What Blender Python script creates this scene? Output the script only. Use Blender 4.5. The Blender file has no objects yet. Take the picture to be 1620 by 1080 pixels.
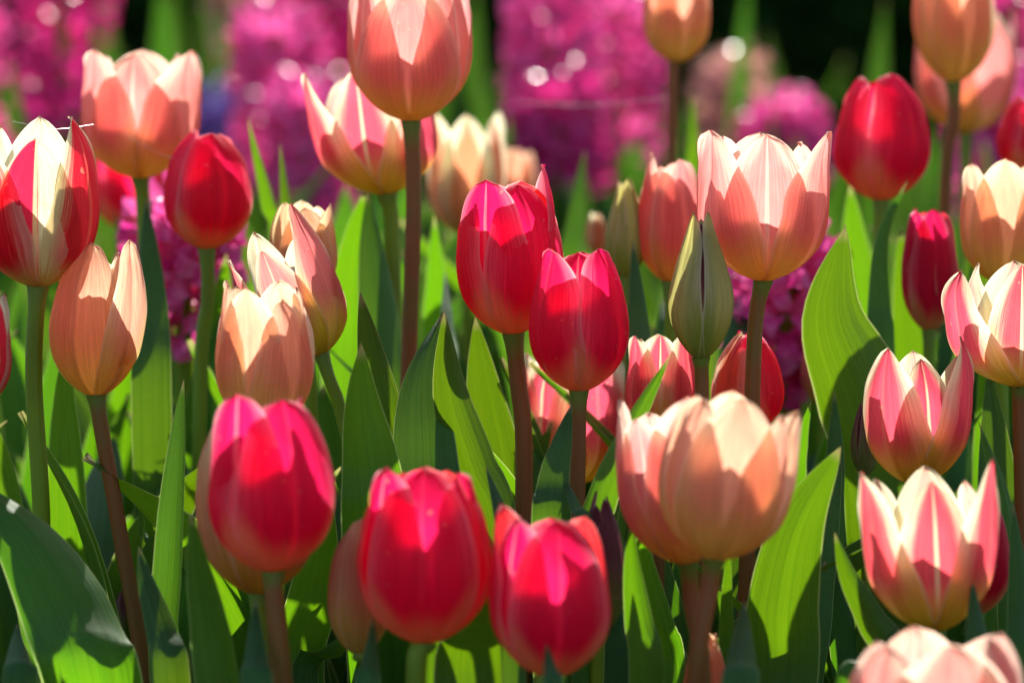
import bpy, math, random
import numpy as np
from mathutils import Vector, Matrix, noise

random.seed(7)
R = math.radians
sc = bpy.context.scene
col = sc.collection

# ------------------------------------------------------------------ camera
LENS, FOC, PITCH, CAMZ = 180.0, 1.85, 7.0, 0.507
cd = bpy.data.cameras.new("camera")
cam = bpy.data.objects.new("camera", cd)
col.objects.link(cam)
cam.location = (0, 0, CAMZ)
cam.rotation_euler = (R(90 - PITCH), 0, 0)
cd.lens = LENS
cd.sensor_width = 36
cd.clip_start = 0.05
cd.clip_end = 500
cd.dof.use_dof = True
cd.dof.focus_distance = FOC
cd.dof.aperture_fstop = 8.5
cd.dof.aperture_blades = 0
sc.camera = cam

# ------------------------------------------------------------------ light
SUN_EL, SUN_AZ = 33.0, 5.0            # behind the bed, a touch to the right
w = bpy.data.worlds.new("World")
sc.world = w
w.use_nodes = True
wn = w.node_tree
bg = wn.nodes["Background"]
sky = wn.nodes.new("ShaderNodeTexSky")
sky.sky_type = 'NISHITA'
sky.sun_disc = False
sky.sun_elevation = R(SUN_EL)
sky.sun_rotation = R(SUN_AZ)
wn.links.new(sky.outputs[0], bg.inputs[0])
bg.inputs[1].default_value = 0.1
sd = bpy.data.lights.new("sun", 'SUN')
sd.energy = 4.9
sd.angle = R(0.5)
sd.color = (1.0, 0.95, 0.86)
sun = bpy.data.objects.new("sun", sd)
col.objects.link(sun)
sv = Vector((math.sin(R(SUN_AZ)) * math.cos(R(SUN_EL)), math.cos(R(SUN_AZ)) * math.cos(R(SUN_EL)), math.sin(R(SUN_EL))))
sun.rotation_euler = sv.to_track_quat('Z', 'Y').to_euler()
sun.location = (0, 6, 6)

sc.view_settings.view_transform = 'Standard'
sc.view_settings.look = 'None'
sc.view_settings.exposure = 1.16
sc.view_settings.gamma = 1
sc.view_settings.use_curve_mapping = False
sc.render.engine = 'CYCLES'
cy = sc.cycles
cy.max_bounces = 12
cy.diffuse_bounces = 7
cy.glossy_bounces = 4
cy.transmission_bounces = 8
cy.use_denoising = True
cy.sample_clamp_indirect = 6

# ------------------------------------------------------------------ projection
FPX = 1620 * LENS / 36
CF = Vector((0, math.cos(R(PITCH)), -math.sin(R(PITCH))))
CU = Vector((0, math.sin(R(PITCH)), math.cos(R(PITCH))))
CR = Vector((1, 0, 0))
CP = Vector((0, 0, CAMZ))


def P(px, py, d):
    """world point seen at a place of the photograph at a given distance"""
    return CP + (CR * ((px - 810) / FPX) + CU * ((540 - py) / FPX) + CF) * d


def S(px, d):
    return px * d / FPX


# ------------------------------------------------------------------ object helpers
def tag(o, label=None, cat=None, group=None, kind=None):
    for k, v in (("label", label), ("category", cat), ("group", group), ("kind", kind)):
        if v:
            o[k] = v
    return o


def empty(name, loc):
    o = bpy.data.objects.new(name, None)
    o.empty_display_size = 0.02
    o.location = loc
    col.objects.link(o)
    return o


def mesh(name, verts, faces, mat, parent=None, uvs=None, smooth=True):
    """world-space verts; made relative to the parent's location"""
    off = parent.location if parent else Vector((0, 0, 0))
    if parent and parent.parent:
        off = off + parent.parent.location
    me = bpy.data.meshes.new(name)
    me.from_pydata([tuple(Vector(v) - off) for v in verts], [], faces)
    if uvs is not None:
        lay = me.uv_layers.new(name="UVMap")
        idx = np.empty(len(me.loops), dtype=np.int32)
        me.loops.foreach_get("vertex_index", idx)
        lay.data.foreach_set("uv", np.asarray(uvs, dtype=np.float32)[idx].ravel())
    if smooth:
        me.polygons.foreach_set("use_smooth", [True] * len(me.polygons))
    if mat:
        me.materials.append(mat)
    o = bpy.data.objects.new(name, me)
    col.objects.link(o)
    if parent:
        o.parent = parent
    return o


def grid_faces(nu, nv, flip=False):
    f = []
    for j in range(nv - 1):
        for i in range(nu - 1):
            a = j * nu + i
            q = (a, a + 1, a + nu + 1, a + nu)
            f.append(q[::-1] if flip else q)
    return f


def catmull(pts, n):
    pts = [Vector(p) for p in pts]
    if len(pts) == 2:
        return [pts[0].lerp(pts[1], i / (n - 1)) for i in range(n)]
    P0 = [pts[0] * 2 - pts[1]] + pts + [pts[-1] * 2 - pts[-2]]
    seg = len(pts) - 1
    # roughly uniform in length
    L = [0]
    for i in range(seg):
        L.append(L[-1] + (pts[i + 1] - pts[i]).length)
    out = []
    for k in range(n):
        s = L[-1] * k / (n - 1)
        i = 0
        while i < seg - 1 and s > L[i + 1]:
            i += 1
        t = (s - L[i]) / max(1e-9, L[i + 1] - L[i])
        a, b, c, d = P0[i], P0[i + 1], P0[i + 2], P0[i + 3]
        out.append(0.5 * ((2 * b) + (c - a) * t + (2 * a - 5 * b + 4 * c - d) * t * t + (3 * b - a - 3 * c + d) * t ** 3))
    return out


def tube(pts, rad, n=12, k=24):
    """tube along points, rad a function of 0..1"""
    c = catmull(pts, k)
    vs, uv = [], []
    prev = None
    for i, p in enumerate(c):
        t = (c[min(i + 1, k - 1)] - c[max(i - 1, 0)]).normalized()
        a = CR if prev is None else prev
        a = (a - t * a.dot(t)).normalized()
        prev = a
        b = t.cross(a)
        r = rad(i / (k - 1))
        for j in range(n + 1):
            th = 2 * math.pi * j / n
            vs.append(p + (a * math.cos(th) + b * math.sin(th)) * r)
            uv.append((j / n, i / (k - 1)))
    return vs, grid_faces(n + 1, k), uv


# ------------------------------------------------------------------ node helpers
class NT:
    def __init__(s, name):
        s.m = bpy.data.materials.new(name)
        s.m.use_nodes = True
        s.t = s.m.node_tree
        s.t.nodes.clear()
        s.out = s.n("ShaderNodeOutputMaterial")

    def n(s, typ, **kw):
        nd = s.t.nodes.new(typ)
        for k, v in kw.items():
            setattr(nd, k, v)
        return nd

    def put(s, sock, val):
        if isinstance(val, bpy.types.NodeSocket):
            s.t.links.new(val, sock)
        elif val is not None:
            sock.default_value = val

    def math(s, op, a, b=None, c=None, clamp=False):
        nd = s.n("ShaderNodeMath", operation=op, use_clamp=clamp)
        for i, v in enumerate((a, b, c)):
            if v is not None:
                s.put(nd.inputs[i], v)
        return nd.outputs[0]

    def ramp(s, x, lo, hi, a=0.0, b=1.0, smooth=True):
        nd = s.n("ShaderNodeMapRange", interpolation_type='SMOOTHSTEP' if smooth else 'LINEAR')
        for i, v in enumerate((x, lo, hi, a, b)):
            s.put(nd.inputs[i], v)
        return nd.outputs[0]

    def mix(s, f, a, b, mode='MIX'):
        nd = s.n("ShaderNodeMix", data_type='RGBA', blend_type=mode)
        s.put(nd.inputs[0], f)
        s.put(nd.inputs[6], (*a, 1) if isinstance(a, tuple) and len(a) == 3 else a)
        s.put(nd.inputs[7], (*b, 1) if isinstance(b, tuple) and len(b) == 3 else b)
        return nd.outputs[2]

    def noise(s, vec, scale, detail=3, rough=0.5):
        nd = s.n("ShaderNodeTexNoise")
        s.put(nd.inputs["Vector"], vec)
        nd.inputs["Scale"].default_value = scale
        nd.inputs["Detail"].default_value = detail
        nd.inputs["Roughness"].default_value = rough
        return nd.outputs[0]

    def uv(s):
        nd = s.n("ShaderNodeUVMap", uv_map="UVMap")
        sp = s.n("ShaderNodeSeparateXYZ")
        s.t.links.new(nd.outputs[0], sp.inputs[0])
        return sp.outputs[0], sp.outputs[1]

    def vec(s, x, y, z):
        nd = s.n("ShaderNodeCombineXYZ")
        for i, v in enumerate((x, y, z)):
            s.put(nd.inputs[i], v)
        return nd.outputs[0]

    def rnd(s):
        return s.n("ShaderNodeObjectInfo").outputs["Random"]

    def sheet(s, colr, tcol, fac, rough, bump=None, bstr=0.3, bdist=0.0004, spec=0.5, sheen=0.0, coat=0.0):
        p = s.n("ShaderNodeBsdfPrincipled")
        s.put(p.inputs["Base Color"], colr)
        s.put(p.inputs["Roughness"], rough)
        p.inputs["Specular IOR Level"].default_value = spec
        p.inputs["Sheen Weight"].default_value = sheen
        p.inputs["Coat Weight"].default_value = coat
        tr = s.n("ShaderNodeBsdfTranslucent")
        s.put(tr.inputs[0], tcol)
        if bump is not None:
            b = s.n("ShaderNodeBump")
            b.inputs["Strength"].default_value = bstr
            b.inputs["Distance"].default_value = bdist
            s.put(b.inputs["Height"], bump)
            s.t.links.new(b.outputs[0], p.inputs["Normal"])
            s.t.links.new(b.outputs[0], tr.inputs["Normal"])
        mx = s.n("ShaderNodeMixShader")
        s.put(mx.inputs[0], fac)
        s.t.links.new(p.outputs[0], mx.inputs[1])
        s.t.links.new(tr.outputs[0], mx.inputs[2])
        s.t.links.new(mx.outputs[0], s.out.inputs[0])
        return s.m


def petal_mat(name, mid, edge, base, inside, inedge=None, ew=0.55, esoft=0.5, bh=0.22, tipw=0.0,
              basew=0.5, rib=(0.9, 0.6, 0.5), ribf=0.35, trans=0.77, tsat=1.15, streak=0.5, spots=0.3, shift=0.0):
    """petal colouring: middle flame, paler margins, differently coloured foot and inner face.
    uv: x across (0..1), y from the foot (0) to the tip (1)"""
    s = NT(name)
    u, v = s.uv()
    rnd = s.rnd()
    e = s.math('ABSOLUTE', s.math('MULTIPLY_ADD', u, 2.0, -1.0))
    # fine veins that fan out along the petal
    rz = s.math('MULTIPLY', rnd, 37.0)
    fib = s.noise(s.vec(s.math('MULTIPLY', u, 64.0), s.math('MULTIPLY', v, 2.2), rz), 1.0, 4, 0.65)
    fib2 = s.noise(s.vec(s.math('MULTIPLY', u, 9.0), s.math('MULTIPLY', v, 3.0), rz), 1.0, 3, 0.55)
    geo = s.n("ShaderNodeNewGeometry")
    back = geo.outputs["Backfacing"]
    # margin mask: depends on how near the edge and how near the tip
    k = s.math('ADD', e, s.math('MULTIPLY', s.math('SUBTRACT', fib, 0.5), streak))
    k = s.math('ADD', k, s.math('MULTIPLY', s.math('SUBTRACT', fib2, 0.5), 0.25))
    if shift:
        k = s.math('ADD', k, s.ramp(u, 0.49, 0.53, 0.0, shift))
    k = s.math('ADD', k, s.math('MULTIPLY', s.ramp(v, 0.7, 1.0), tipw))
    em = s.ramp(k, ew, ew + esoft)
    outc = s.mix(em, mid, edge)
    inm = s.ramp(k, ew * 0.6, ew * 0.6 + esoft)
    inc = s.mix(inm, inside, inedge or edge)
    c = s.mix(back, outc, inc)
    # midrib: strong on the inner ring of petals only
    at = s.n("ShaderNodeAttribute", attribute_type='OBJECT', attribute_name='rib').outputs["Fac"]
    rw = s.math('MULTIPLY', s.ramp(e, 0.015, 0.065, 1.0, 0.0), s.ramp(e, 0.0, 0.015, 0.55, 1.0))
    rm = s.math('MULTIPLY', s.math('MULTIPLY', rw, at), s.math('MULTIPLY', s.ramp(v, 0.1, 0.4), ribf))
    c = s.mix(rm, c, rib)
    # foot
    bk = s.math('ADD', v, s.math('MULTIPLY', s.math('SUBTRACT', fib, 0.5), 0.22))
    bk = s.math('SUBTRACT', bk, s.math('MULTIPLY', s.ramp(e, 0.35, 0.95), basew * bh))
    c = s.mix(s.ramp(bk, bh * 0.35, bh * 1.35, 1.0, 0.0), c, s.mix(s.math('MULTIPLY', at, s.ramp(e, 0.1, 0.4, 0.8, 0.0)), base, (0.90, 0.47, 0.05)))
    # darker and lighter veins
    c = s.mix(s.ramp(fib, 0.35, 0.70, 0.55, 0.0), c, s.mix(1.0, c, (0.62, 0.5, 0.55), 'MULTIPLY'))
    # thin pale rim
    c = s.mix(s.ramp(e, 0.90, 0.985, 0.0, 0.55), c, s.mix(0.5, edge, (0.95, 0.86, 0.74)))
    # blotches and small marks
    tc = s.n("ShaderNodeTexCoord").outputs["Object"]
    sp = s.noise(tc, 380.0, 1, 0.4)
    c = s.mix(s.ramp(sp, 0.73, 0.78, 0.0, spots), c, (0.85, 0.6, 0.35))
    h = s.n("ShaderNodeHueSaturation")
    s.put(h.inputs["Hue"], s.math('MULTIPLY_ADD', rnd, 0.012, 0.494))
    s.put(h.inputs["Value"], s.math('MULTIPLY_ADD', s.noise(tc, 40.0, 2), 0.28, 0.86))
    s.put(h.inputs["Color"], c)
    c = h.outputs[0]
    g = s.n("ShaderNodeGamma")
    s.put(g.inputs[0], c)
    g.inputs[1].default_value = tsat
    rough = s.math('MULTIPLY_ADD', fib2, 0.25, 0.36)
    return s.sheet(c, g.outputs[0], trans, rough, bump=s.math('MULTIPLY_ADD', fib2, 1.2, fib), bstr=0.75, bdist=0.0006, spec=0.4)


def leaf_mat(name, top, glow, trans=0.5, rough=0.42, bright=1.0, dry=0.25):
    s = NT(name)
    u, v = s.uv()
    rnd = s.rnd()
    e = s.math('ABSOLUTE', s.math('MULTIPLY_ADD', u, 2.0, -1.0))
    rz = s.math('MULTIPLY', rnd, 53.0)
    ve = s.noise(s.vec(s.math('MULTIPLY', u, 75.0), s.math('MULTIPLY', v, 1.6), rz), 1.0, 3, 0.6)
    ve2 = s.noise(s.vec(s.math('MULTIPLY', u, 9.0), s.math('MULTIPLY', v, 1.2), rz), 1.0, 2, 0.5)
    tc = s.n("ShaderNodeTexCoord").outputs["Object"]
    bl = s.noise(tc, 26.0, 4, 0.6)
    fine = s.noise(tc, 900.0, 2, 0.6)
    c = s.mix(s.ramp(bl, 0.35, 0.7), top, tuple(min(1, x * 1.45) for x in top))
    c = s.mix(s.ramp(ve, 0.4, 0.7, 0.0, 0.4), c, tuple(x * 0.6 for x in top))
    t = s.mix(s.ramp(ve, 0.40, 0.62, 0.0, 0.6), glow, (glow[0] * 0.5, glow[1] * 0.68, glow[2] * 0.5))
    t = s.mix(s.ramp(ve2, 0.35, 0.7, 0.0, 0.4), t, (glow[0] * 0.55, glow[1] * 0.78, glow[2] * 0.8))
    t = s.mix(s.ramp(fine, 0.45, 0.8, 0.0, 0.3), t, (glow[0] * 1.25, glow[1] * 1.1, glow[2]))
    # thin pale margin, its lit edge put into the colour, and a dried tip
    mg = s.ramp(e, 0.955, 0.99)
    c = s.mix(s.math('MULTIPLY', mg, 0.8), c, (0.42, 0.52, 0.2))
    t = s.mix(s.math('MULTIPLY', mg, 0.7), t, (0.75, 0.85, 0.3))
    tip = s.ramp(v, 0.975, 0.996, 0.0, dry * 3)
    c = s.mix(tip, c, (0.5, 0.42, 0.2))
    t = s.mix(tip, t, (0.6, 0.5, 0.2))
    h = s.n("ShaderNodeHueSaturation")
    s.put(h.inputs["Hue"], s.math('MULTIPLY_ADD', rnd, 0.03, 0.482))
    s.put(h.inputs["Value"], s.math('MULTIPLY_ADD', rnd, 0.65 * bright, 0.5 * bright))
    s.put(h.inputs["Color"], t)
    rg = s.math('MULTIPLY_ADD', bl, 0.3, rough - 0.12)
    return s.sheet(c, h.outputs[0], trans, rg, bump=s.math('MULTIPLY_ADD', ve2, 3.0, ve), bstr=0.7, bdist=0.0006, spec=0.35)


def stem_mat(name, lower, upper):
    s = NT(name)
    u, v = s.uv()
    rnd = s.rnd()
    tc = s.n("ShaderNodeTexCoord").outputs["Object"]
    ns = s.noise(s.vec(s.math('MULTIPLY', u, 30.0), s.math('MULTIPLY', v, 8.0), rnd), 1.0, 4, 0.6)
    c = s.mix(ns, lower, tuple(x * 1.7 for x in lower))
    c = s.mix(s.ramp(s.noise(tc, 30.0, 3), 0.45, 0.7, 0.0, 0.35), c, (0.10, 0.13, 0.015))
    c = s.mix(s.ramp(v, 0.955, 0.995), c, upper)
    p = s.n("ShaderNodeBsdfPrincipled")
    s.put(p.inputs["Base Color"], c)
    p.inputs["Roughness"].default_value = 0.5
    p.inputs["Specular IOR Level"].default_value = 0.25
    p.inputs["Sheen Roughness"].default_value = 0.35
    p.inputs["Subsurface Weight"].default_value = 0.25
    p.inputs["Subsurface Radius"].default_value = (1, 0.6, 0.3)
    p.inputs["Subsurface Scale"].default_value = 0.002
    b = s.n("ShaderNodeBump")
    b.inputs["Strength"].default_value = 0.5
    b.inputs["Distance"].default_value = 0.0003
    s.put(b.inputs["Height"], s.noise(tc, 1400.0, 2))
    s.t.links.new(b.outputs[0], p.inputs["Normal"])
    s.t.links.new(p.outputs[0], s.out.inputs[0])
    return s.m


def plain_mat(name, c, rough=0.6, c2=None, scale=60.0, trans=0.0, bump=0.0, spec=0.5):
    s = NT(name)
    tc = s.n("ShaderNodeTexCoord").outputs["Object"]
    n = s.noise(tc, scale, 4, 0.6)
    cc = s.mix(s.ramp(n, 0.35, 0.65), c, c2 or tuple(x * 0.6 for x in c))
    return s.sheet(cc, cc, trans, rough, bump=n if bump else None, bstr=bump, bdist=0.01, spec=spec)


CREAM = (0.80, 0.76, 0.50)
M = {
    'red': petal_mat("crimson petal", (0.90, 0.014, 0.13), (0.94, 0.26, 0.37), (0.94, 0.76, 0.34), (0.92, 0.04, 0.08), (0.92, 0.14, 0.16),
                     ew=0.50, esoft=0.62, bh=0.25, rib=(0.95, 0.40, 0.42), ribf=0.6, tsat=1.0, basew=0.8, streak=0.6),
    'salmon': petal_mat("salmon pink petal", (0.94, 0.33, 0.29), (0.96, 0.66, 0.50), (0.96, 0.78, 0.24), (0.90, 0.42, 0.36), (0.90, 0.60, 0.46),
                        ew=0.45, esoft=0.65, bh=0.32, tipw=0.45, rib=(0.97, 0.80, 0.62), ribf=0.55, tsat=1.0),
    'peach': petal_mat("peach petal", (0.95, 0.46, 0.30), (0.97, 0.70, 0.46), (0.90, 0.80, 0.28), (0.90, 0.50, 0.30), (0.91, 0.64, 0.42),
                       ew=0.35, esoft=0.7, bh=0.40, tipw=0.4, rib=(0.96, 0.72, 0.50), ribf=0.3, tsat=1.0),
    'orange': petal_mat("warm peach petal", (0.92, 0.48, 0.26), (0.96, 0.72, 0.42), (0.90, 0.68, 0.16), (0.93, 0.62, 0.30), (0.95, 0.80, 0.50),
                        ew=0.3, esoft=0.7, bh=0.28, tipw=0.4, tsat=1.0),
    'flame': petal_mat("red and cream petal", (0.86, 0.025, 0.07), CREAM, (0.92, 0.78, 0.30), (0.78, 0.72, 0.48), CREAM,
                       ew=0.56, esoft=0.42, bh=0.20, tipw=0.05, rib=(0.92, 0.80, 0.45), ribf=0.9, tsat=1.0, streak=0.6),
    'flamehalf': petal_mat("half red half cream petal", (0.86, 0.025, 0.07), CREAM, (0.92, 0.78, 0.30), (0.78, 0.72, 0.48), CREAM,
                           ew=0.85, esoft=0.22, bh=0.20, rib=(0.92, 0.80, 0.45), ribf=0.9, tsat=1.0, streak=0.5, shift=0.9),
    'coral': petal_mat("coral and cream petal", (0.86, 0.10, 0.15), CREAM, (0.95, 0.80, 0.12), (0.84, 0.46, 0.36), CREAM,
                       ew=0.42, esoft=0.5, bh=0.36, tipw=0.12, rib=(0.93, 0.82, 0.5), ribf=0.9, tsat=1.0, streak=0.45),
    'softcoral': petal_mat("soft coral petal", (0.88, 0.23, 0.21), (0.92, 0.56, 0.38), (0.86, 0.76, 0.10), (0.84, 0.72, 0.44), CREAM,
                           ew=0.5, esoft=0.6, bh=0.38, tipw=0.15, ribf=0.5, rib=(0.95, 0.82, 0.55), tsat=1.0),
    'pale': petal_mat("cream petal with orange flame", (0.78, 0.28, 0.15), CREAM, (0.80, 0.62, 0.25), (0.88, 0.62, 0.4), CREAM,
                      ew=0.35, esoft=0.3, bh=0.2, tipw=0.4, ribf=0.2, tsat=1.0),
    'greenbud': petal_mat("green bud petal", (0.72, 0.72, 0.22), (0.88, 0.76, 0.38), (0.50, 0.62, 0.09), (0.5, 0.5, 0.25), (0.6, 0.3, 0.2),
                          ew=0.55, esoft=0.5, bh=0.35, ribf=0.15, rib=(0.5, 0.5, 0.25), tsat=1.0, trans=0.6),
    'duskbud': petal_mat("dusky purple bud petal", (0.22, 0.05, 0.07), (0.35, 0.10, 0.12), (0.25, 0.35, 0.08), (0.4, 0.1, 0.1), (0.45, 0.12, 0.12),
                         ew=0.5, esoft=0.5, bh=0.5, ribf=0.1, tsat=1.0, trans=0.4),
    'leaf': leaf_mat("tulip leaf", (0.050, 0.135, 0.022), (0.18, 0.39, 0.004), trans=0.48, rough=0.45),
    'leafblue': leaf_mat("shaded tulip leaf", (0.045, 0.130, 0.035), (0.17, 0.38, 0.006), trans=0.38, rough=0.68),  # less translucent copy of the tulip leaf, with shade put into its colour
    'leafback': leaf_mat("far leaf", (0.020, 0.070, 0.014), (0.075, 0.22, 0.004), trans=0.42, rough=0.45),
    'stembrown': stem_mat("brown stem", (0.165, 0.056, 0.011), (0.12, 0.17, 0.02)),
    'stemgreen': stem_mat("green stem", (0.12, 0.19, 0.006), (0.14, 0.22, 0.03)),
    'pistil': plain_mat("pistil", (0.55, 0.6, 0.2), 0.5),
    'stamen': plain_mat("stamen", (0.03, 0.012, 0.03), 0.7),
    'web': plain_mat("spider silk", (0.9, 0.9, 0.9), 0.25),
    'hyac': plain_mat("magenta floret", (0.74, 0.028, 0.29), 0.38, (0.92, 0.20, 0.50), 90.0, 0.42, spec=0.5),
    'hyacdeep': plain_mat("deep magenta floret", (0.64, 0.008, 0.19), 0.28, (0.88, 0.08, 0.36), 90.0, 0.42, spec=0.5),
    'hyacfade': plain_mat("fading pink floret", (0.72, 0.34, 0.34), 0.3, (0.36, 0.16, 0.08), 50.0, 0.4),
    'hyacblue': plain_mat("violet floret", (0.36, 0.26, 0.72), 0.3, (0.5, 0.4, 0.85), 90.0, 0.45),
    'yellow': plain_mat("yellow petal", (0.80, 0.66, 0.10), 0.4, (0.7, 0.6, 0.2), 90.0, 0.45),
    'hedge': plain_mat("hedge leaf", (0.010, 0.034, 0.006), 0.6, (0.022, 0.060, 0.010), 30.0, 0.25, spec=0.0),
    'wood': plain_mat("bark", (0.10, 0.065, 0.04), 0.8, None, 60.0),
}

# ------------------------------------------------------------------ ground
gs = NT("dark garden soil")
tc = gs.n("ShaderNodeTexCoord").outputs["Object"]
n1 = gs.noise(tc, 14.0, 8, 0.7)
n2 = gs.noise(tc, 90.0, 5, 0.7)
c = gs.mix(gs.ramp(n1, 0.35, 0.65), (0.022, 0.014, 0.009), (0.055, 0.036, 0.022))
c = gs.mix(gs.ramp(n2, 0.5, 0.75, 0.0, 0.7), c, (0.09, 0.06, 0.038))
soil = gs.sheet(c, c, 0.0, 1.0, spec=0.0, bump=gs.math('ADD', n1, gs.math('MULTIPLY', n2, 0.6)), bstr=1.0, bdist=0.02)
gn = 90
gx = [math.copysign(abs(i / (gn / 2) - 1) ** 3.2, i / (gn / 2) - 1) * 200 for i in range(gn + 1)]
gv = []
for yy in gx:
    for xx in gx:
        z = 0.0
        if abs(xx) < 6 and abs(yy) < 6:
            z = 0.012 * noise.noise(Vector((xx * 5, yy * 5, 0))) + 0.008 * noise.noise(Vector((xx * 17, yy * 17, 3)))
        gv.append((xx, yy + 2, z - 0.004))
g = mesh("ground", gv, grid_faces(gn + 1, gn + 1), soil)
tag(g, kind="structure", label="dark soil of the flower bed")

# ------------------------------------------------------------------ leaves
def leaf_sheet(cl, width, face, fold=0.25, twist=0.0, wave=0.0, ev=0.0, nv=44, nu=13, wide_at=0.45, tipp=1.0, seed=0, roll=0.0):
    """blade along the centreline cl; face = yaw (deg) of the blade across the view"""
    c = catmull(cl, nv)
    vs, uv = [], []
    rs = random.Random(seed)
    ph = rs.uniform(0, 6.28)
    fr = rs.uniform(1.2, 2.4)
    for j, p in enumerate(c):
        t = j / (nv - 1)
        T = (c[min(j + 1, nv - 1)] - c[max(j - 1, 0)]).normalized()
        a = R(face + twist * (t - 0.6))
        s0 = Vector((math.cos(a), math.sin(a), 0))
        s0 = (s0 - T * s0.dot(T)).normalized()
        N = T.cross(s0)
        if t < wide_at:
            f = 0.42 + 0.58 * math.sin(math.pi / 2 * t / wide_at)
        else:
            q = (t - wide_at) / (1 - wide_at)
            f = max(0.0, (1 - q ** 2.1)) ** (0.9 * tipp) * (1 - 0.12 * q)
        hw = width * 0.5 * f
        fd = fold * (1.9 - 1.0 * t)
        for i in range(nu):
            x = i / (nu - 1) * 2 - 1
            ax = abs(x)
            # gutter-shaped section
            h = fd * hw * (ax ** 1.6)
            h += wave * width * (ax ** 2) * math.sin(fr * 6.28 * t + ph + (1.7 if x > 0 else 0)) * (0.3 + 0.7 * t)
            h += roll * hw * x * x * x
            h += 0.035 * width * noise.noise(Vector((x * 1.3 + seed, t * 5.0, seed * 0.37)))
            h += 0.006 * width * math.cos(x * 22) * (1 - ax)
            vs.append(p + s0 * (hw * x * (1 - 0.12 * fd * ax)) + N * h)
            uv.append((i / (nu - 1), t))
    return vs, grid_faces(nu, nv), uv


def add_leaf(root, pts, d, wpx, face=0, fold=0.3, twist=0, lean=0.0, wave=0.03, mat='leaf', seed=0, tipp=1.0, wide=0.5, roll=0.0):
    """pts: places in the photograph from low to tip. lean = metres the tip leans away (+) or towards (-) the camera"""
    d = near(d)
    n = len(pts)
    w3 = []
    for i, (x, y) in enumerate(pts):
        t = i / (n - 1)
        w3.append(P(x, y, d + lean * (t ** 1.3) - lean * 0.35))
    b = root.location
    low = w3[0]
    # continue from the lowest visible place down to the foot of the plant
    foot = Vector((b.x + (low.x - b.x) * 0.12, b.y + (low.y - b.y) * 0.12, 0.005))
    if low.z > 0.05:
        midp = Vector((b.x + (low.x - b.x) * 0.62, b.y + (low.y - b.y) * 0.62, low.z * 0.5))
        cl = [foot, midp] + w3
    else:
        cl = [foot] + w3[1:]
    L = sum((cl[i + 1] - cl[i]).length for i in range(len(cl) - 1))
    vis = sum((w3[i + 1] - w3[i]).length for i in range(n - 1))
    wa = min(0.72, max(0.3, 1 - vis / L * (1 - wide) - 0.0))
    vs, f, uv = leaf_sheet(cl, S(wpx, d), face, fold, twist, wave, wide_at=wa, tipp=tipp, seed=seed, roll=roll, nv=56)
    return mesh("leaf", vs, f, M[mat], root, uv)


# ------------------------------------------------------------------ tulip flower
KV = np.array([0.0, 0.05, 0.12, 0.22, 0.35, 0.5, 0.68, 0.85, 1.0])
KR = np.array([0.09, 0.20, 0.42, 0.70, 0.92, 1.00, 0.96, 0.88, 0.78])
KZ = np.array([0.0, 0.016, 0.058, 0.145, 0.277, 0.44, 0.645, 0.835, 1.0])


def smooth_interp(x, xs, ys):
    """cubic Hermite through the keys"""
    i = int(np.clip(np.searchsorted(xs, x) - 1, 0, len(xs) - 2))
    def slope(k):
        if k == 0:
            return (ys[1] - ys[0]) / (xs[1] - xs[0])
        if k == len(xs) - 1:
            return (ys[-1] - ys[-2]) / (xs[-1] - xs[-2])
        return (ys[k + 1] - ys[k - 1]) / (xs[k + 1] - xs[k - 1])
    h = xs[i + 1] - xs[i]
    t = (x - xs[i]) / h
    return ((2 * t ** 3 - 3 * t ** 2 + 1) * ys[i] + (t ** 3 - 2 * t ** 2 + t) * h * slope(i)
            + (-2 * t ** 3 + 3 * t ** 2) * ys[i + 1] + (t ** 3 - t ** 2) * h * slope(i + 1))


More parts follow.
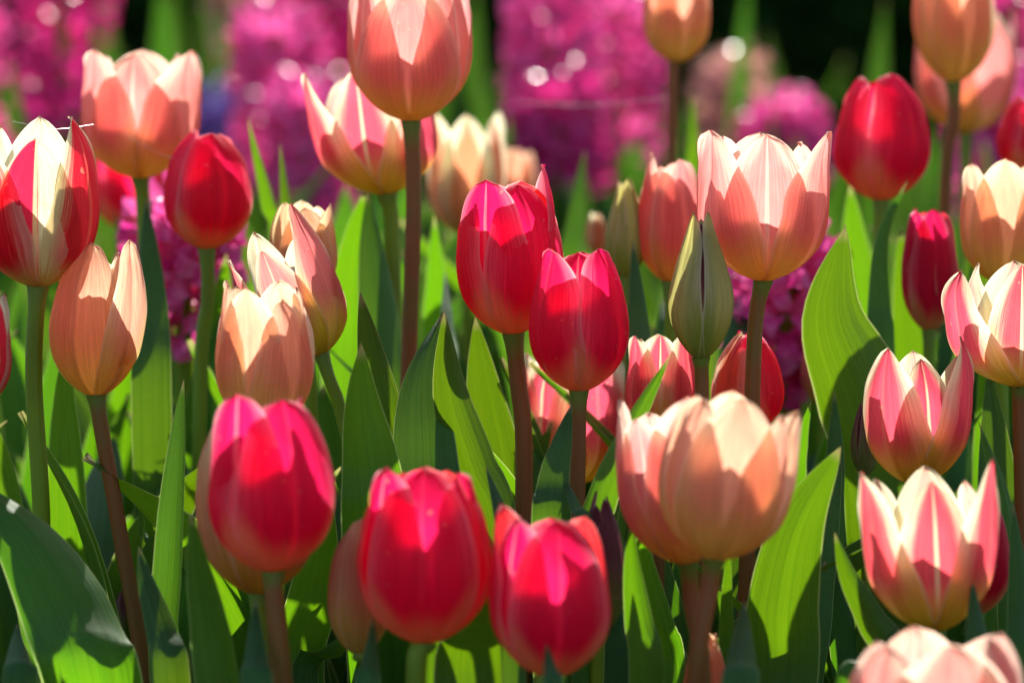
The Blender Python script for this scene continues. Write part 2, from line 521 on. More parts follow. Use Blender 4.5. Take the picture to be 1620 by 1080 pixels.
def petal(root, org, ax, H, W, az, inner, mat, rtop=0.78, tau=0.0, wm=0.95, q=3.0, p=0.7, cup=1.0, L=1.0, tipcurl=0.0,
          wav=0.022, seed=0, belly=0.0, nu=25, nv=34):
    rs = random.Random(seed)
    off = Vector((rs.uniform(0, 50), rs.uniform(0, 50), rs.uniform(0, 50)))
    a0 = R(az)
    rad = Vector((math.sin(a0), -math.cos(a0), 0))
    tan = Vector((math.cos(a0), math.sin(a0), 0))
    hw0 = W / 2
    sc_in = 0.93 if inner else 1.0
    vs, uv = [], []
    tl = R(tau)
    kr = KR.copy()
    # move the upper keys towards the wanted mouth
    for k in range(5, 9):
        kk = (KV[k] - 0.42) / 0.58
        kr[k] = kr[k] + (rtop - 0.78) * kk ** 1.3
    kr = kr * (1 + belly * np.sin(KV * math.pi))
    for j in range(nv):
        v = (j / (nv - 1)) ** 0.92
        r = smooth_interp(v, KV, kr) * hw0 * sc_in
        z = smooth_interp(v, KV, KZ) * H * L
        r += tipcurl * hw0 * max(0, v - 0.72) ** 2 * 12
        # lean the whole petal outwards round its foot
        e = tl * min(1.0, v / 0.35)
        r, z = r * math.cos(e) + z * math.sin(e), z * math.cos(e) - r * math.sin(e) * 0.55
        rise = 0.14 + 0.86 * math.sin(math.pi / 2 * min(1.0, v / 0.46)) ** 1.1
        f = rise * max(0.0, 1 - v ** q) ** p
        wv = wm * hw0 * f * sc_in
        rho = max(r, 0.12 * hw0) / cup
        for i in range(nu):
            u = i / (nu - 1) * 2 - 1
            au = abs(u)
            ang = max(-1.45, min(1.45, u * wv / rho))
            xt = rho * math.sin(ang)
            xr = r - rho * (1 - math.cos(ang))
            nz = noise.noise(Vector((u * 1.6, v * 2.2, 0)) + off)
            xr += nz * 0.05 * hw0 * v
            # softly waved margin
            xr += wav * hw0 * 2 * (au ** 2.5) * math.sin(v * 15 + (2 if u > 0 else 0) + off.x) * v
            xr += 0.028 * hw0 * noise.noise(Vector((u * 6, v * 9, 5)) + off) * v
            # groove of the midrib and the keel below the tip
            xr -= 0.030 * hw0 * math.exp(-(u / 0.09) ** 2) * (0.35 + v) * min(1, v * 4)
            zz = z + 0.012 * H * noise.noise(Vector((u * 5, v * 3, 9)) + off) * v * au
            vs.append(org + ax @ (rad * xr + tan * xt + Vector((0, 0, zz))))
            uv.append((i / (nu - 1), v))
    o = mesh("petal", vs, grid_faces(nu, nv), M[mat], root, uv)
    o["rib"] = 1.0 if inner else 0.12
    return o


FORMS = {
    # closed egg, rounded petals
    'egg': dict(rtop=0.50, wm=1.12, q=3.8, p=0.54, cup=0.98, tipcurl=-0.2),
    # barrel with crown of tips
    'barrel': dict(rtop=0.66, wm=1.10, q=3.4, p=0.56, cup=0.97, tipcurl=-0.12),
    # goblet, tips upright
    'goblet': dict(rtop=0.82, wm=1.08, q=3.0, p=0.62, cup=1.0),
    # opening, pointed
    'open': dict(rtop=0.88, wm=1.0, q=2.5, p=0.72, cup=1.05),
    # slim closed bud
    'bud': dict(rtop=0.22, wm=1.15, q=2.2, p=0.75, cup=0.95),
}


def near(d):
    return d if d > 1.8 else 1.8 - (1.8 - d) * 0.6


def axis_matrix(tilt, lean):
    """tilt: degrees the axis leans to the right in the photograph; lean: degrees towards the camera"""
    return (Matrix.Rotation(R(tilt), 3, 'Y') @ Matrix.Rotation(R(lean), 3, 'X'))


def tulip(label, base, top, width, d, mat, form, rot=0, tilt=0, lean=0, stem=(), smat='stembrown', sw=27, foot=None,
          over=None, leaves=0, seed=1, cat="tulip", name="tulip", group="tulips standing in the flower bed", **kw):
    """base: pixel where stem meets flower; top: pixel row of the highest tip; stem: further pixels going down"""
    bx, by = base
    d = near(d)
    B = P(bx, by, d)
    Hh = S(by - top, d) / max(0.5, math.cos(R(tilt)))
    Ww = S(width, d)
    sp = [P(x, y, d) for x, y in stem]
    low = sp[-1] if sp else B
    prev = sp[-2] if len(sp) > 1 else B
    if foot is None:
        dr = (low - prev)
        k = (low.x - prev.x) / max(0.02, abs(prev.z - low.z)) if sp else 0
        k = max(-0.35, min(0.35, k))
        fx = low.x + k * low.z * 0.5
        fy = low.y + 0.01
    else:
        fx, fy = P(foot, 1080, d).x, low.y
    root = empty(name, Vector((fx, fy, 0)))
    tag(root, label, cat, group)
    # stem: from the ground to just inside the flower
    pts = [Vector((fx, fy, -0.003))]
    if low.z > 0.12:
        pts.append(Vector((fx + (low.x - fx) * 0.55, fy + (low.y - fy) * 0.5, low.z * 0.5)))
    rb = random.Random(seed + 500)
    sp = [q + Vector((rb.uniform(-1, 1), rb.uniform(-1, 1), 0)) * (0.0012 if i < len(sp) - 1 else 0.003) for i, q in enumerate(sp)]
    pts += sp[::-1] + [B + Vector((0, 0, 0.001))]
    rr = S(sw, d) / 2 * 0.9
    vs, f, uv = tube(pts, lambda t: rr * (1.18 - 0.18 * t) * (1.0 + 0.35 * max(0, (t - 0.972) / 0.028) ** 1.5), 14, 60)
    mesh("stem", vs, f, M[smat], root, uv)
    ax = axis_matrix(tilt, lean)
    fp = dict(FORMS[form])
    fp.update(kw)
    over = over or {}
    rs = random.Random(seed)
    for k in range(6):
        inner = k % 2 == 1
        az = rot + 60 * k
        pp = dict(fp)
        pp['L'] = rs.uniform(0.93, 1.0) * (0.97 if inner else 1.0)
        pp['tau'] = fp.get('tau', 0) + rs.uniform(-1.0, 1.5)
        pp['rtop'] = fp['rtop'] + rs.uniform(-0.05, 0.05)
        if inner:
            pp['wm'] = fp['wm'] * 0.93
        if math.cos(R(az)) < -0.2:
            pp['L'] *= 0.95
        az += rs.uniform(-5, 5)
        pp['tipcurl'] = fp.get('tipcurl', 0) + rs.uniform(-0.3, 0.22)
        ov = dict(over.get(k, {}))
        az += ov.pop('daz', 0)
        pp.update(ov)
        pm = pp.pop('mat', mat)
        petal(root, B, ax, Hh, Ww, az, inner, pm, seed=seed * 10 + k, **pp)
    if form == 'open':
        vs, f, uv = tube([B, B + ax @ Vector((0, 0, Hh * 0.36))], lambda t: Hh * 0.05 * (1.0 if t < 0.8 else 1.35 - abs(t - 0.9) * 3), 10, 12)
        mesh("pistil", vs, f, M['pistil'], root, uv)
        for k in range(6):
            a = R(k * 60 + 20)
            o = Vector((math.cos(a), math.sin(a), 0))
            q0, q1, q2 = (B + ax @ (o * Ww * 0.07), B + ax @ (o * Ww * 0.13 + Vector((0, 0, Hh * 0.16))), B + ax @ (o * Ww * 0.15 + Vector((0, 0, Hh * 0.34))))
            vs, f, uv = tube([q0, q1, q2], lambda t: Hh * (0.010 if t < 0.45 else 0.024 * math.sqrt(max(0.02, 1 - ((t - 0.72) / 0.29) ** 2))), 8, 14)
            mesh("stamen", vs, f, M['stamen'], root, uv)
    for k in range(leaves):
        rand_leaf(root, rs, 0.16, min(0.30, B.z * 0.8))
    return root


def rand_leaf(root, rs, h0, h1, mat=None, wid=(0.022, 0.042), spread=0.09):
    b = root.location
    a = rs.uniform(0, 6.28)
    h = rs.uniform(h0, h1)
    s = rs.uniform(0.3, 1.0) * spread
    o = Vector((math.cos(a), math.sin(a), 0))
    tipo = rs.uniform(0.8, 1.6)
    cl = [b + o * 0.006, b + o * s * 0.35 + Vector((0, 0, h * 0.4)), b + o * s * 0.7 + Vector((0, 0, h * 0.78)), b + o * s * tipo + Vector((0, 0, h))]
    vs, f, uv = leaf_sheet(cl, rs.uniform(*wid), math.degrees(a) + 90 + rs.uniform(-25, 25), rs.uniform(0.2, 0.6), rs.uniform(-40, 40),
                           rs.uniform(0.01, 0.06), wide_at=rs.uniform(0.35, 0.55), seed=rs.randrange(9999), nv=34, nu=9)
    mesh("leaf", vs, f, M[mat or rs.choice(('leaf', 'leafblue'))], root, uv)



T = {}
# ---- nearest, softly out of focus
T['redA'] = tulip("plump crimson tulip in front of a peach bloom, leftmost of three low crimson ones", (432, 905), 612, 203, 1.62, 'red', 'barrel', rot=28, tilt=-2,
                  stem=[(440, 960), (455, 1085)], sw=33, over={0: dict(rtop=0.72), 5: dict(rtop=0.85, L=1.0)}, seed=11, rtop=0.60)
T['redB'] = tulip("plump crimson tulip with bright edged front petal, middle one of three low ones", (672, 1018), 720, 212, 1.62, 'red', 'barrel', rot=2,
                  stem=[(672, 1085)], smat='stemgreen', sw=36, seed=12, rtop=0.72, over={0: dict(wm=1.0)})
T['redC'] = tulip("crimson tulip low in front with a grey green leaf tip over its foot", (872, 1072), 798, 190, 1.60, 'red', 'barrel', rot=6,
                  stem=[(874, 1110)], smat='stemgreen', sw=34, seed=13, rtop=0.74, over={0: dict(wm=1.0), 4: dict(L=1.0)})
T['peachFront'] = tulip("large pale peach goblet tulip overlapping a second peach bloom, on thick brown stem", (1130, 886), 612, 198, 1.62, 'peach', 'goblet', rot=0, tilt=7,
                        stem=[(1124, 930), (1108, 1085)], sw=33, seed=14, rtop=0.84, over={0: dict(L=0.98, q=2.6, wm=1.1), 2: dict(tau=5), 4: dict(tau=2), 3: dict(L=0.96), 1: dict(L=0.9), 5: dict(L=0.93)})
T['peachSecond'] = tulip("peach tulip partly hidden behind the large pale peach goblet tulip, to its left", (1088, 892), 618, 186, 1.70, 'salmon', 'goblet', rot=25, tilt=-8,
                         stem=[(1098, 960), (1100, 1085)], sw=28, seed=15, rtop=0.82)
T['peachCorner'] = tulip("pale peach tulip cut off by the lower right corner, only its crown showing", (1478, 1292), 982, 285, 1.50, 'salmon', 'goblet', rot=8,
                         stem=[(1482, 1400)], sw=36, seed=16, rtop=0.85)
T['coralLow'] = tulip("coral tulip with cream margins, opening in front of a crimson strip at lower right", (1478, 1000), 720, 190, 1.68, 'coral', 'open', rot=60, tilt=-3,
                      stem=[(1480, 1085)], smat='stemgreen', sw=34, seed=17, over={0: dict(tau=4, L=1.02, q=2.0, daz=0, wm=1.0), 4: dict(tau=5, L=0.99, q=2.0, daz=0, wm=1.0), 5: dict(L=0.90, tau=0, q=2.8, wm=0.95), 2: dict(L=0.9), 1: dict(L=0.84), 3: dict(L=0.86)})
T['topSalmon'] = tulip("tall salmon tulip cut off by the top edge, on a long straight brown stem", (650, 192), -62, 196, 1.96, 'salmon', 'goblet', rot=0,
                       stem=[(650, 320), (647, 560), (644, 800), (640, 1085)], sw=27, seed=18, rtop=0.80, over={0: dict(L=0.86, wm=1.05), 2: dict(L=1.0), 4: dict(L=1.0), 3: dict(L=0.85)}, cup=0.95)
T['peachBehindA'] = tulip("peach tulip with yellow foot mostly hidden behind the left low crimson tulip", (408, 940), 650, 192, 1.72, 'orange', 'goblet', rot=35,
                          stem=[(410, 1085)], smat='stemgreen', sw=28, seed=19)
T['peachBehindB'] = tulip("slim closed peach tulip peeping out left of the middle low crimson tulip", (568, 1037), 814, 100, 1.71, 'peach', 'egg', rot=20,
                          stem=[(580, 1085)], smat='stemgreen', sw=24, seed=20)
T['duskBehindC'] = tulip("dusky closed tulip with green foot behind the right shoulder of a crimson tulip", (948, 1005), 772, 84, 1.76, 'duskbud', 'bud', rot=35, tilt=1,
                         stem=[(955, 1085)], smat='stemgreen', sw=24, seed=21, rtop=0.25)
# ---- the sharp rows
T['flame'] = tulip("red and cream striped tulip on a thick green stem at the left edge", (60, 455), 176, 196, 1.85, 'flame', 'open', rot=60, tilt=1,
                   stem=[(58, 600), (62, 840), (66, 1085)], smat='stemgreen', sw=30, seed=22, rtop=0.84,
                   over={0: dict(L=0.98, q=2.1, wm=1.05), 4: dict(L=0.84, wm=1.1), 5: dict(L=0.88, q=2.6, wm=1.0, mat='flamehalf')})
T['flameEdge'] = tulip("red and cream tulip cut off by the left edge, lower than its striped neighbour", (-52, 655), 445, 142, 1.80, 'flame', 'open', rot=0,
                       stem=[(-50, 1085)], smat='stemgreen', sw=28, seed=23, rtop=0.9)
T['peachLeft'] = tulip("closed peach tulip with one petal standing apart, on a brown stem with shining edges", (152, 628), 374, 140, 1.85, 'peach', 'egg', rot=-22, tilt=-1,
                       stem=[(164, 680), (190, 830), (216, 1085)], sw=27, seed=24, rtop=0.52, over={0: dict(L=0.97, q=2.8, wm=1.2, rtop=0.42), 1: dict(tau=9, L=1.03, q=1.9, rtop=0.85, daz=14, wm=0.85), 2: dict(L=0.9), 5: dict(L=0.95)})
T['backPinkLeft'] = tulip("soft pink tulip with yellowish foot high at the left, above the crimson one", (222, 283), 66, 184, 2.06, 'salmon', 'goblet', rot=60,
                          stem=[(224, 340), (240, 600), (250, 1085)], smat='stemgreen', sw=26, seed=25, rtop=0.90, over={5: dict(L=0.93, wm=1.0)})
T['roseBehind'] = tulip("deep rose tulip half hidden behind the soft pink tulip's stem", (208, 368), 205, 122, 2.3, 'red', 'goblet', rot=10,
                        stem=[(208, 600)], smat='stemgreen', sw=20, seed=26)
T['redLeft'] = tulip("round crimson tulip on a greenish stem at the left, below the soft pink tulip", (327, 395), 204, 142, 2.0, 'red', 'egg', rot=25, tilt=1,
                     stem=[(324, 470), (314, 600), (310, 1085)], smat='stemgreen', sw=24, seed=27, rtop=0.62)
T['peachSmall'] = tulip("small warm peach tulip peeping over the leaning coral and cream tulip", (482, 470), 309, 106, 1.93, 'orange', 'goblet', rot=10,
                        stem=[(486, 700)], smat='stemgreen', sw=22, seed=28, over={0: dict(L=0.9)})
T['leaning'] = tulip("leaning coral and cream tulip behind the upright peach one", (508, 562), 368, 142, 1.88, 'softcoral', 'open', rot=42, tilt=-20,
                     foot=575, stem=[(520, 600), (536, 650), (556, 800)], smat='stemgreen', sw=22, seed=29,
                     over={0: dict(tau=-2, L=1.18, wm=0.85, q=2.0, daz=10, cup=1.1), 1: dict(L=0.8), 5: dict(tau=4, L=0.95), 4: dict(tau=6), 3: dict(L=1.05)})
T['peachMid'] = tulip("upright peach tulip with cream tips just above a plump crimson one", (418, 682), 434, 156, 1.79, 'peach', 'goblet', rot=38,
                      stem=[(420, 1085)], sw=26, seed=30, rtop=0.80, over={0: dict(L=0.86, q=2.5, daz=6, wm=1.1), 5: dict(L=0.95, q=3.0)})
T['redCentre'] = tulip("crimson tulip in the middle with pale foot, taller of the two touching ones", (812, 530), 272, 172, 1.87, 'red', 'barrel', rot=28, tilt=-3,
                       stem=[(816, 610), (824, 720), (828, 1085)], sw=30, seed=31, rtop=0.78, over={0: dict(daz=2, L=0.93, wm=1.1), 1: dict(daz=16, L=1.03, q=2.8, rtop=0.84), 5: dict(L=0.98, wm=1.0)})
T['redFocus'] = tulip("crimson tulip with pale specks and a light midrib, shorter of the two touching ones", (916, 620), 390, 162, 1.83, 'red', 'barrel', rot=60,
                      stem=[(918, 700), (918, 820), (915, 1085)], sw=27, seed=32, rtop=0.66, over={0: dict(daz=-8, L=1.0), 4: dict(daz=8, L=1.0), 5: dict(L=0.97)})
T['greenBud'] = tulip("closed green tulip bud with a dark seam on a grey brown stem", (1109, 570), 326, 98, 1.83, 'greenbud', 'bud', belly=0.07, rot=60,
                      stem=[(1112, 640), (1118, 1085)], sw=25, seed=33, rtop=0.10, over={0: dict(wm=1.12, daz=-3), 4: dict(wm=1.12, daz=3), 5: dict(wm=0.6, L=0.9, mat='duskbud'), 1: dict(mat='duskbud'), 3: dict(mat='duskbud')})
T['pinkRight'] = tulip("big pink goblet tulip with creamy tips and pale midrib, above the green bud", (1208, 445), 196, 202, 1.85, 'salmon', 'goblet', rot=60, tilt=0,
                       stem=[(1197, 500), (1190, 640), (1180, 1085)], sw=27, seed=34, rtop=0.90, over={0: dict(L=0.97, q=2.7, wm=1.05), 4: dict(L=0.98, q=2.7, wm=1.05), 5: dict(L=0.96, q=3, wm=0.95)})
T['coralMid'] = tulip("dusky coral tulip with cream margins and one upward petal, above the lower coral one", (1452, 768), 530, 160, 1.83, 'coral', 'open', rot=56, tilt=-2,
                      stem=[(1456, 860), (1460, 1085)], sw=26, seed=35, over={0: dict(tau=4, L=1.02, q=2.1, daz=4, wm=1.1), 4: dict(tau=2, L=0.96, q=2.1, daz=24, wm=1.2), 5: dict(L=0.86, tau=-3, daz=14), 1: dict(L=0.84), 3: dict(L=0.86), 2: dict(L=0.86)})
T['coralEdge'] = tulip("coral and cream tulip with spreading petals cut off by the right edge", (1612, 612), 402, 188, 1.86, 'coral', 'open', rot=60,
                       stem=[(1612, 700), (1622, 1085)], sw=26, seed=36, over={4: dict(tau=14, L=0.98, q=2.1), 0: dict(tau=8), 5: dict(L=0.97, wm=0.8)})
# ---- just behind
T['coralBehindFocus'] = tulip("coral and cream tulip seen behind the speckled crimson tulip's stem", (912, 765), 545, 176, 1.98, 'coral', 'goblet', rot=20,
                              stem=[(912, 1085)], sw=22, seed=37)
T['creamBehind'] = tulip("cream tulip with pink flame beside the speckled crimson one, above the big peach", (1045, 700), 514, 114, 1.89, 'coral', 'goblet', rot=60,
                         stem=[(1046, 1085)], sw=20, seed=38, rtop=0.7)
T['redBehindStem'] = tulip("crimson tulip with a cream petal, crossed by the pink goblet tulip's brown stem", (1182, 690), 514, 116, 1.90, 'red', 'egg', rot=-40, over={0: dict(mat='pale', wm=0.8)},
                           stem=[(1182, 1085)], sw=20, seed=39)
T['pinkBehind'] = tulip("soft pink tulip tucked in left of the big pink goblet tulip", (1060, 447), 241, 112, 2.0, 'salmon', 'egg', rot=28,
                        stem=[(1062, 1085)], smat='stemgreen', sw=20, seed=40, rtop=0.6)
T['oliveBud'] = tulip("olive cream bud left of the soft pink tulip, slim and pointed", (990, 442), 273, 66, 2.0, 'greenbud', 'bud', rot=20,
                      stem=[(992, 1085)], smat='stemgreen', sw=18, seed=41)
T['tinyCream'] = tulip("tiny blurred cream bud left of the olive bud", (944, 400), 335, 36, 2.2, 'pale', 'egg', rot=20,
                       stem=[(946, 1085)], smat='stemgreen', sw=12, seed=42)
T['openBehindLeft'] = tulip("coral tulip with yellow foot and one long pointed petal, behind the tall salmon tulip", (612, 308), 92, 176, 2.02, 'coral', 'open', rot=50, tilt=-8,
                            stem=[(618, 420), (620, 1085)], smat='stemgreen', sw=28, seed=43, over={4: dict(tau=8, L=1.0, q=2.1, wm=1.1), 5: dict(L=0.95, q=2.4), 0: dict(tau=4, L=0.8)})
T['paleBehind'] = tulip("cream tulip with an orange flame, blurred right of the tall salmon tulip", (738, 372), 168, 128, 2.22, 'pale', 'open', rot=5,
                        stem=[(738, 1085)], smat='stemgreen', sw=20, seed=44)
T['tinyPeach'] = tulip("small blurred peach tulip right of the orange flamed cream one", (815, 335), 228, 66, 2.42, 'peach', 'goblet', rot=5,
                       stem=[(815, 1085)], smat='stemgreen', sw=16, seed=45)
T['redBack'] = tulip("round crimson tulip high at the right, below the two cut off peach ones", (1394, 318), 114, 156, 2.06, 'red', 'egg', rot=40,
                     stem=[(1396, 500), (1398, 1085)], smat='stemgreen', sw=24, seed=46, rtop=0.60)
T['redSlim'] = tulip("slim crimson tulip between broad leaves at the right, beside the peach tulip", (1470, 525), 318, 90, 2.0, 'red', 'barrel', rot=15, tilt=-1,
                     stem=[(1476, 1085)], smat='stemgreen', sw=20, seed=47)
T['peachRight'] = tulip("peach tulip of pointed petals at the right edge, above the spreading coral one", (1580, 447), 240, 126, 1.97, 'peach', 'goblet', rot=5,
                        stem=[(1584, 1085)], smat='stemgreen', sw=22, seed=48, rtop=0.84)
T['redEdge'] = tulip("crimson tulip cut off by the right edge, above the peach tulip", (1628, 275), 150, 108, 2.1, 'red', 'egg', rot=30,
                     stem=[(1630, 1085)], smat='stemgreen', sw=20, seed=49)
T['topRight'] = tulip("peach tulip cut off by the top edge at right, before a pink one", (1508, 132), -92, 124, 2.15, 'peach', 'goblet', rot=20,
                      stem=[(1506, 180), (1492, 340), (1480, 1085)], sw=22, seed=50)
T['topRightBack'] = tulip("blurred pink tulip at the upper right, behind the cut off peach one", (1528, 212), 4, 158, 2.32, 'salmon', 'open', rot=30,
                          stem=[(1528, 1085)], smat='stemgreen', sw=20, seed=51, over={5: dict(tau=6)})
T['topMid'] = tulip("olive peach tulip hanging into the top of the picture on a grey brown stem", (1070, 100), -64, 106, 2.2, 'peach', 'goblet', rot=10,
                    stem=[(1068, 180), (1064, 1085)], sw=19, seed=52)
T['redBehindCoral'] = tulip("crimson tulip showing as a narrow strip right of the low coral and cream tulip", (1546, 972), 776, 104, 1.79, 'red', 'egg', rot=10,
                            stem=[(1538, 1085)], smat='stemgreen', sw=22, seed=53)
T['duskBud'] = tulip("slim dusky purple bud just left of the upward pointing coral tulip", (1368, 755), 624, 46, 1.90, 'duskbud', 'bud', rot=30,
                     stem=[(1370, 1085)], smat='stemgreen', sw=16, seed=54)
T['pinkHidden'] = tulip("pink tulip peeping out behind the left edge of the broad curved leaf", (1300, 642), 500, 66, 2.05, 'salmon', 'egg', rot=30,
                        stem=[(1304, 1085)], smat='stemgreen', sw=16, seed=55)
T['paleBud'] = tulip("small pale bud low among the leaves at the left, upright and closed", (250, 800), 692, 36, 2.0, 'greenbud', 'bud', rot=30,
                     stem=[(252, 1085)], smat='stemgreen', sw=14, seed=56)
T['tinyBud'] = tulip("tiny purple pink bud beside the brown stem low at the left", (192, 1000), 930, 26, 1.9, 'duskbud', 'bud', rot=30,
                     stem=[(194, 1085)], smat='stemgreen', sw=12, seed=57)
T['lowPeach'] = tulip("peach tulip tip behind the thick brown stem at the bottom edge", (1115, 1190), 985, 74, 1.72, 'peach', 'egg', rot=30,
                      stem=[(1115, 1290)], smat='stemgreen', sw=20, seed=58)

# ---- the leaves one can follow in the photograph, each on the plant it grows from
A = add_leaf
#  root, points low -> tip, distance, width, yaw, ...
A(T['peachLeft'], [(150, 1085), (110, 960), (40, 840), (-60, 750)], 1.74, 165, 12, fold=0.35, lean=0.045, mat='leaf', seed=1, wide=0.7)
A(T['flame'], [(70, 1085), (45, 960), (8, 850), (-30, 740)], 1.77, 70, -35, fold=0.3, lean=0.02, seed=2)
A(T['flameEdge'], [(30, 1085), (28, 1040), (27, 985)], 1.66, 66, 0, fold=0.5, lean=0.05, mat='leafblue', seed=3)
A(T['peachLeft'], [(104, 1100), (98, 1085), (95, 1056)], 1.62, 30, 0, fold=0.5, seed=4)
A(T['flame'], [(108, 1000), (106, 800), (102, 640), (104, 540)], 1.93, 68, 8, fold=0.15, lean=-0.02, seed=5)
A(T['flameEdge'], [(30, 1085), (20, 900), (10, 760), (-12, 660)], 1.9, 62, -8, fold=0.2, lean=-0.02, seed=6)
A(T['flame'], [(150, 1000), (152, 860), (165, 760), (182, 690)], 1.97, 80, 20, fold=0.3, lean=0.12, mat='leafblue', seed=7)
A(T['tinyBud'], [(240, 900), (228, 840), (218, 776)], 1.9, 40, 40, fold=0.5, twist=60, seed=8)
A(T['paleBud'], [(170, 1000), (205, 900), (255, 810), (278, 760)], 1.95, 50, -15, fold=0.2, lean=-0.02, seed=9)
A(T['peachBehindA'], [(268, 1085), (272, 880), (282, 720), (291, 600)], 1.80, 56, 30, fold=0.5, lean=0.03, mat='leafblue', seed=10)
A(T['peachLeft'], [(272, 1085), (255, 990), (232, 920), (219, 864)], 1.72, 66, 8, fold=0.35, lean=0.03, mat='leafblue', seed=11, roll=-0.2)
A(T['redA'], [(352, 1085), (335, 980), (315, 890), (302, 810)], 1.66, 82, 22, fold=0.55, lean=-0.01, seed=12)
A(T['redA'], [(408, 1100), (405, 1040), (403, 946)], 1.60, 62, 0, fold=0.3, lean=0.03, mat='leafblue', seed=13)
A(T['peachBehindB'], [(470, 1085), (492, 960), (508, 860), (518, 760)], 1.84, 92, 5, fold=0.15, lean=-0.03, seed=14)
A(T['peachBehindB'], [(480, 1085), (525, 1035), (572, 985)], 1.84, 56, -12, fold=0.2, lean=-0.02, seed=15)
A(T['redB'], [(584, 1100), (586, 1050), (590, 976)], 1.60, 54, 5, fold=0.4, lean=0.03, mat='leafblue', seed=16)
A(T['topSalmon'], [(600, 860), (588, 740), (574, 640), (571, 541)], 1.80, 128, 6, fold=0.35, lean=-0.02, seed=17)
A(T['topSalmon'], [(630, 800), (612, 680), (588, 560), (570, 462)], 1.86, 92, 12, fold=0.35, lean=-0.02, seed=18)
A(T['redCentre'], [(790, 860), (752, 740), (715, 620), (702, 490)], 1.84, 96, 14, fold=0.75, lean=-0.03, seed=19)
A(T['topSalmon'], [(675, 900), (668, 720), (668, 600), (700, 494)], 1.84, 128, -14, fold=0.3, lean=0.05, mat='leafblue', seed=20)
A(T['openBehindLeft'], [(545, 620), (550, 480), (560, 380), (578, 298)], 2.04, 76, 0, fold=0.2, lean=-0.03, seed=21)
A(T['openBehindLeft'], [(612, 680), (606, 520), (592, 400), (582, 300)], 2.0, 84, 20, fold=0.4, lean=0.04, mat='leafblue', seed=22)
A(T['paleBehind'], [(694, 560), (690, 450), (687, 340)], 2.1, 56, 0, fold=0.2, lean=-0.03, seed=23)
A(T['paleBehind'], [(716, 640), (710, 520), (704, 425)], 2.02, 46, 45, fold=0.4, lean=0.05, mat='leafblue', seed=24)
A(T['redCentre'], [(800, 900), (788, 760), (765, 620), (752, 500)], 1.93, 96, -8, fold=0.25, lean=-0.03, seed=25)
A(T['redFocus'], [(876, 860), (878, 760), (892, 690), (905, 637)], 1.80, 76, 15, fold=0.3, lean=0.03, mat='leafblue', seed=26)
A(T['redFocus'], [(925, 900), (950, 780), (1000, 670), (1062, 560)], 1.78, 66, -28, fold=0.4, lean=-0.01, seed=27)
A(T['redFocus'], [(925, 860), (912, 800), (888, 747)], 1.76, 34, 20, fold=0.5, lean=0.05, mat='leafblue', seed=28)
A(T['redC'], [(810, 900), (795, 810), (769, 736)], 1.74, 46, 25, fold=0.5, lean=0.04, mat='leafblue', seed=29)
A(T['duskBehindC'], [(1030, 1085), (1015, 980), (1003, 900), (998, 820)], 1.72, 66, 18, fold=0.6, lean=-0.01, seed=30)
A(T['duskBehindC'], [(990, 1085), (990, 990), (982, 900), (975, 830)], 1.84, 92, 0, fold=0.3, lean=0.05, mat='leafblue', seed=31)
A(T['peachSecond'], [(1062, 1085), (1045, 1000), (1022, 900), (1010, 820)], 1.80, 60, 10, fold=0.3, lean=-0.03, seed=32)
A(T['peachFront'], [(1168, 1100), (1172, 1040), (1177, 950)], 1.60, 62, -5, fold=0.3, lean=0.06, mat='leafblue', seed=33)
A(T['peachSecond'], [(1150, 1085), (1150, 960), (1154, 850)], 1.78, 30, 10, fold=0.3, lean=-0.02, seed=34)
A(T['peachFront'], [(1225, 1100), (1232, 960), (1262, 830), (1331, 705)], 1.76, 124, -16, fold=0.5, lean=-0.03, seed=35, roll=0.2)
A(T['pinkRight'], [(1275, 1085), (1290, 930), (1310, 800), (1330, 715)], 1.84, 84, 20, fold=0.4, lean=0.04, mat='leafblue', seed=36)
A(T['coralLow'], [(1425, 1085), (1380, 980), (1342, 910), (1320, 839)], 1.73, 66, 10, fold=0.5, lean=-0.01, seed=37)
A(T['peachCorner'], [(1330, 1100), (1370, 1040), (1426, 986)], 1.64, 36, -30, fold=0.4, lean=0.02, seed=38)
A(T['peachCorner'], [(1552, 1085), (1546, 1010), (1538, 913)], 1.62, 62, 0, fold=0.4, lean=0.03, mat='leafblue', seed=39)
A(T['coralEdge'], [(1610, 1085), (1604, 930), (1588, 790), (1548, 667)], 1.82, 54, 25, fold=0.4, lean=0.02, seed=40)
A(T['coralEdge'], [(1620, 1085), (1615, 950), (1603, 792)], 1.74, 56, 10, fold=0.4, lean=0.03, mat='leafblue', seed=41)
A(T['duskBud'], [(1420, 800), (1368, 620), (1322, 500), (1338, 356)], 1.92, 165, 8, fold=0.35, lean=-0.02, seed=42, twist=30, wide=0.45, roll=-0.15)
A(T['redBack'], [(1405, 600), (1398, 470), (1402, 370), (1436, 286)], 1.98, 62, 35, fold=0.5, lean=0.02, mat='leafblue', seed=43)
A(T['redBack'], [(1370, 600), (1366, 480), (1352, 380), (1345, 290)], 2.12, 78, 0, fold=0.2, lean=-0.03, seed=44)
A(T['redSlim'], [(1450, 700), (1445, 560), (1432, 440), (1425, 360)], 2.06, 78, 0, fold=0.2, lean=-0.03, seed=45)
A(T['coralMid'], [(1320, 860), (1322, 720), (1320, 618)], 1.88, 48, 10, fold=0.3, lean=0.03, mat='leafblue', seed=46)
A(T['duskBud'], [(1262, 800), (1268, 700), (1284, 632)], 1.92, 40, -10, fold=0.3, lean=-0.02, seed=47)
A(T['redSlim'], [(1512, 800), (1510, 640), (1496, 480)], 2.05, 74, 25, fold=0.4, lean=0.05, mat='leafblue', seed=48)
A(T['peachRight'], [(1560, 800), (1560, 640), (1556, 520)], 1.98, 46, 0, fold=0.3, lean=-0.02, seed=49)
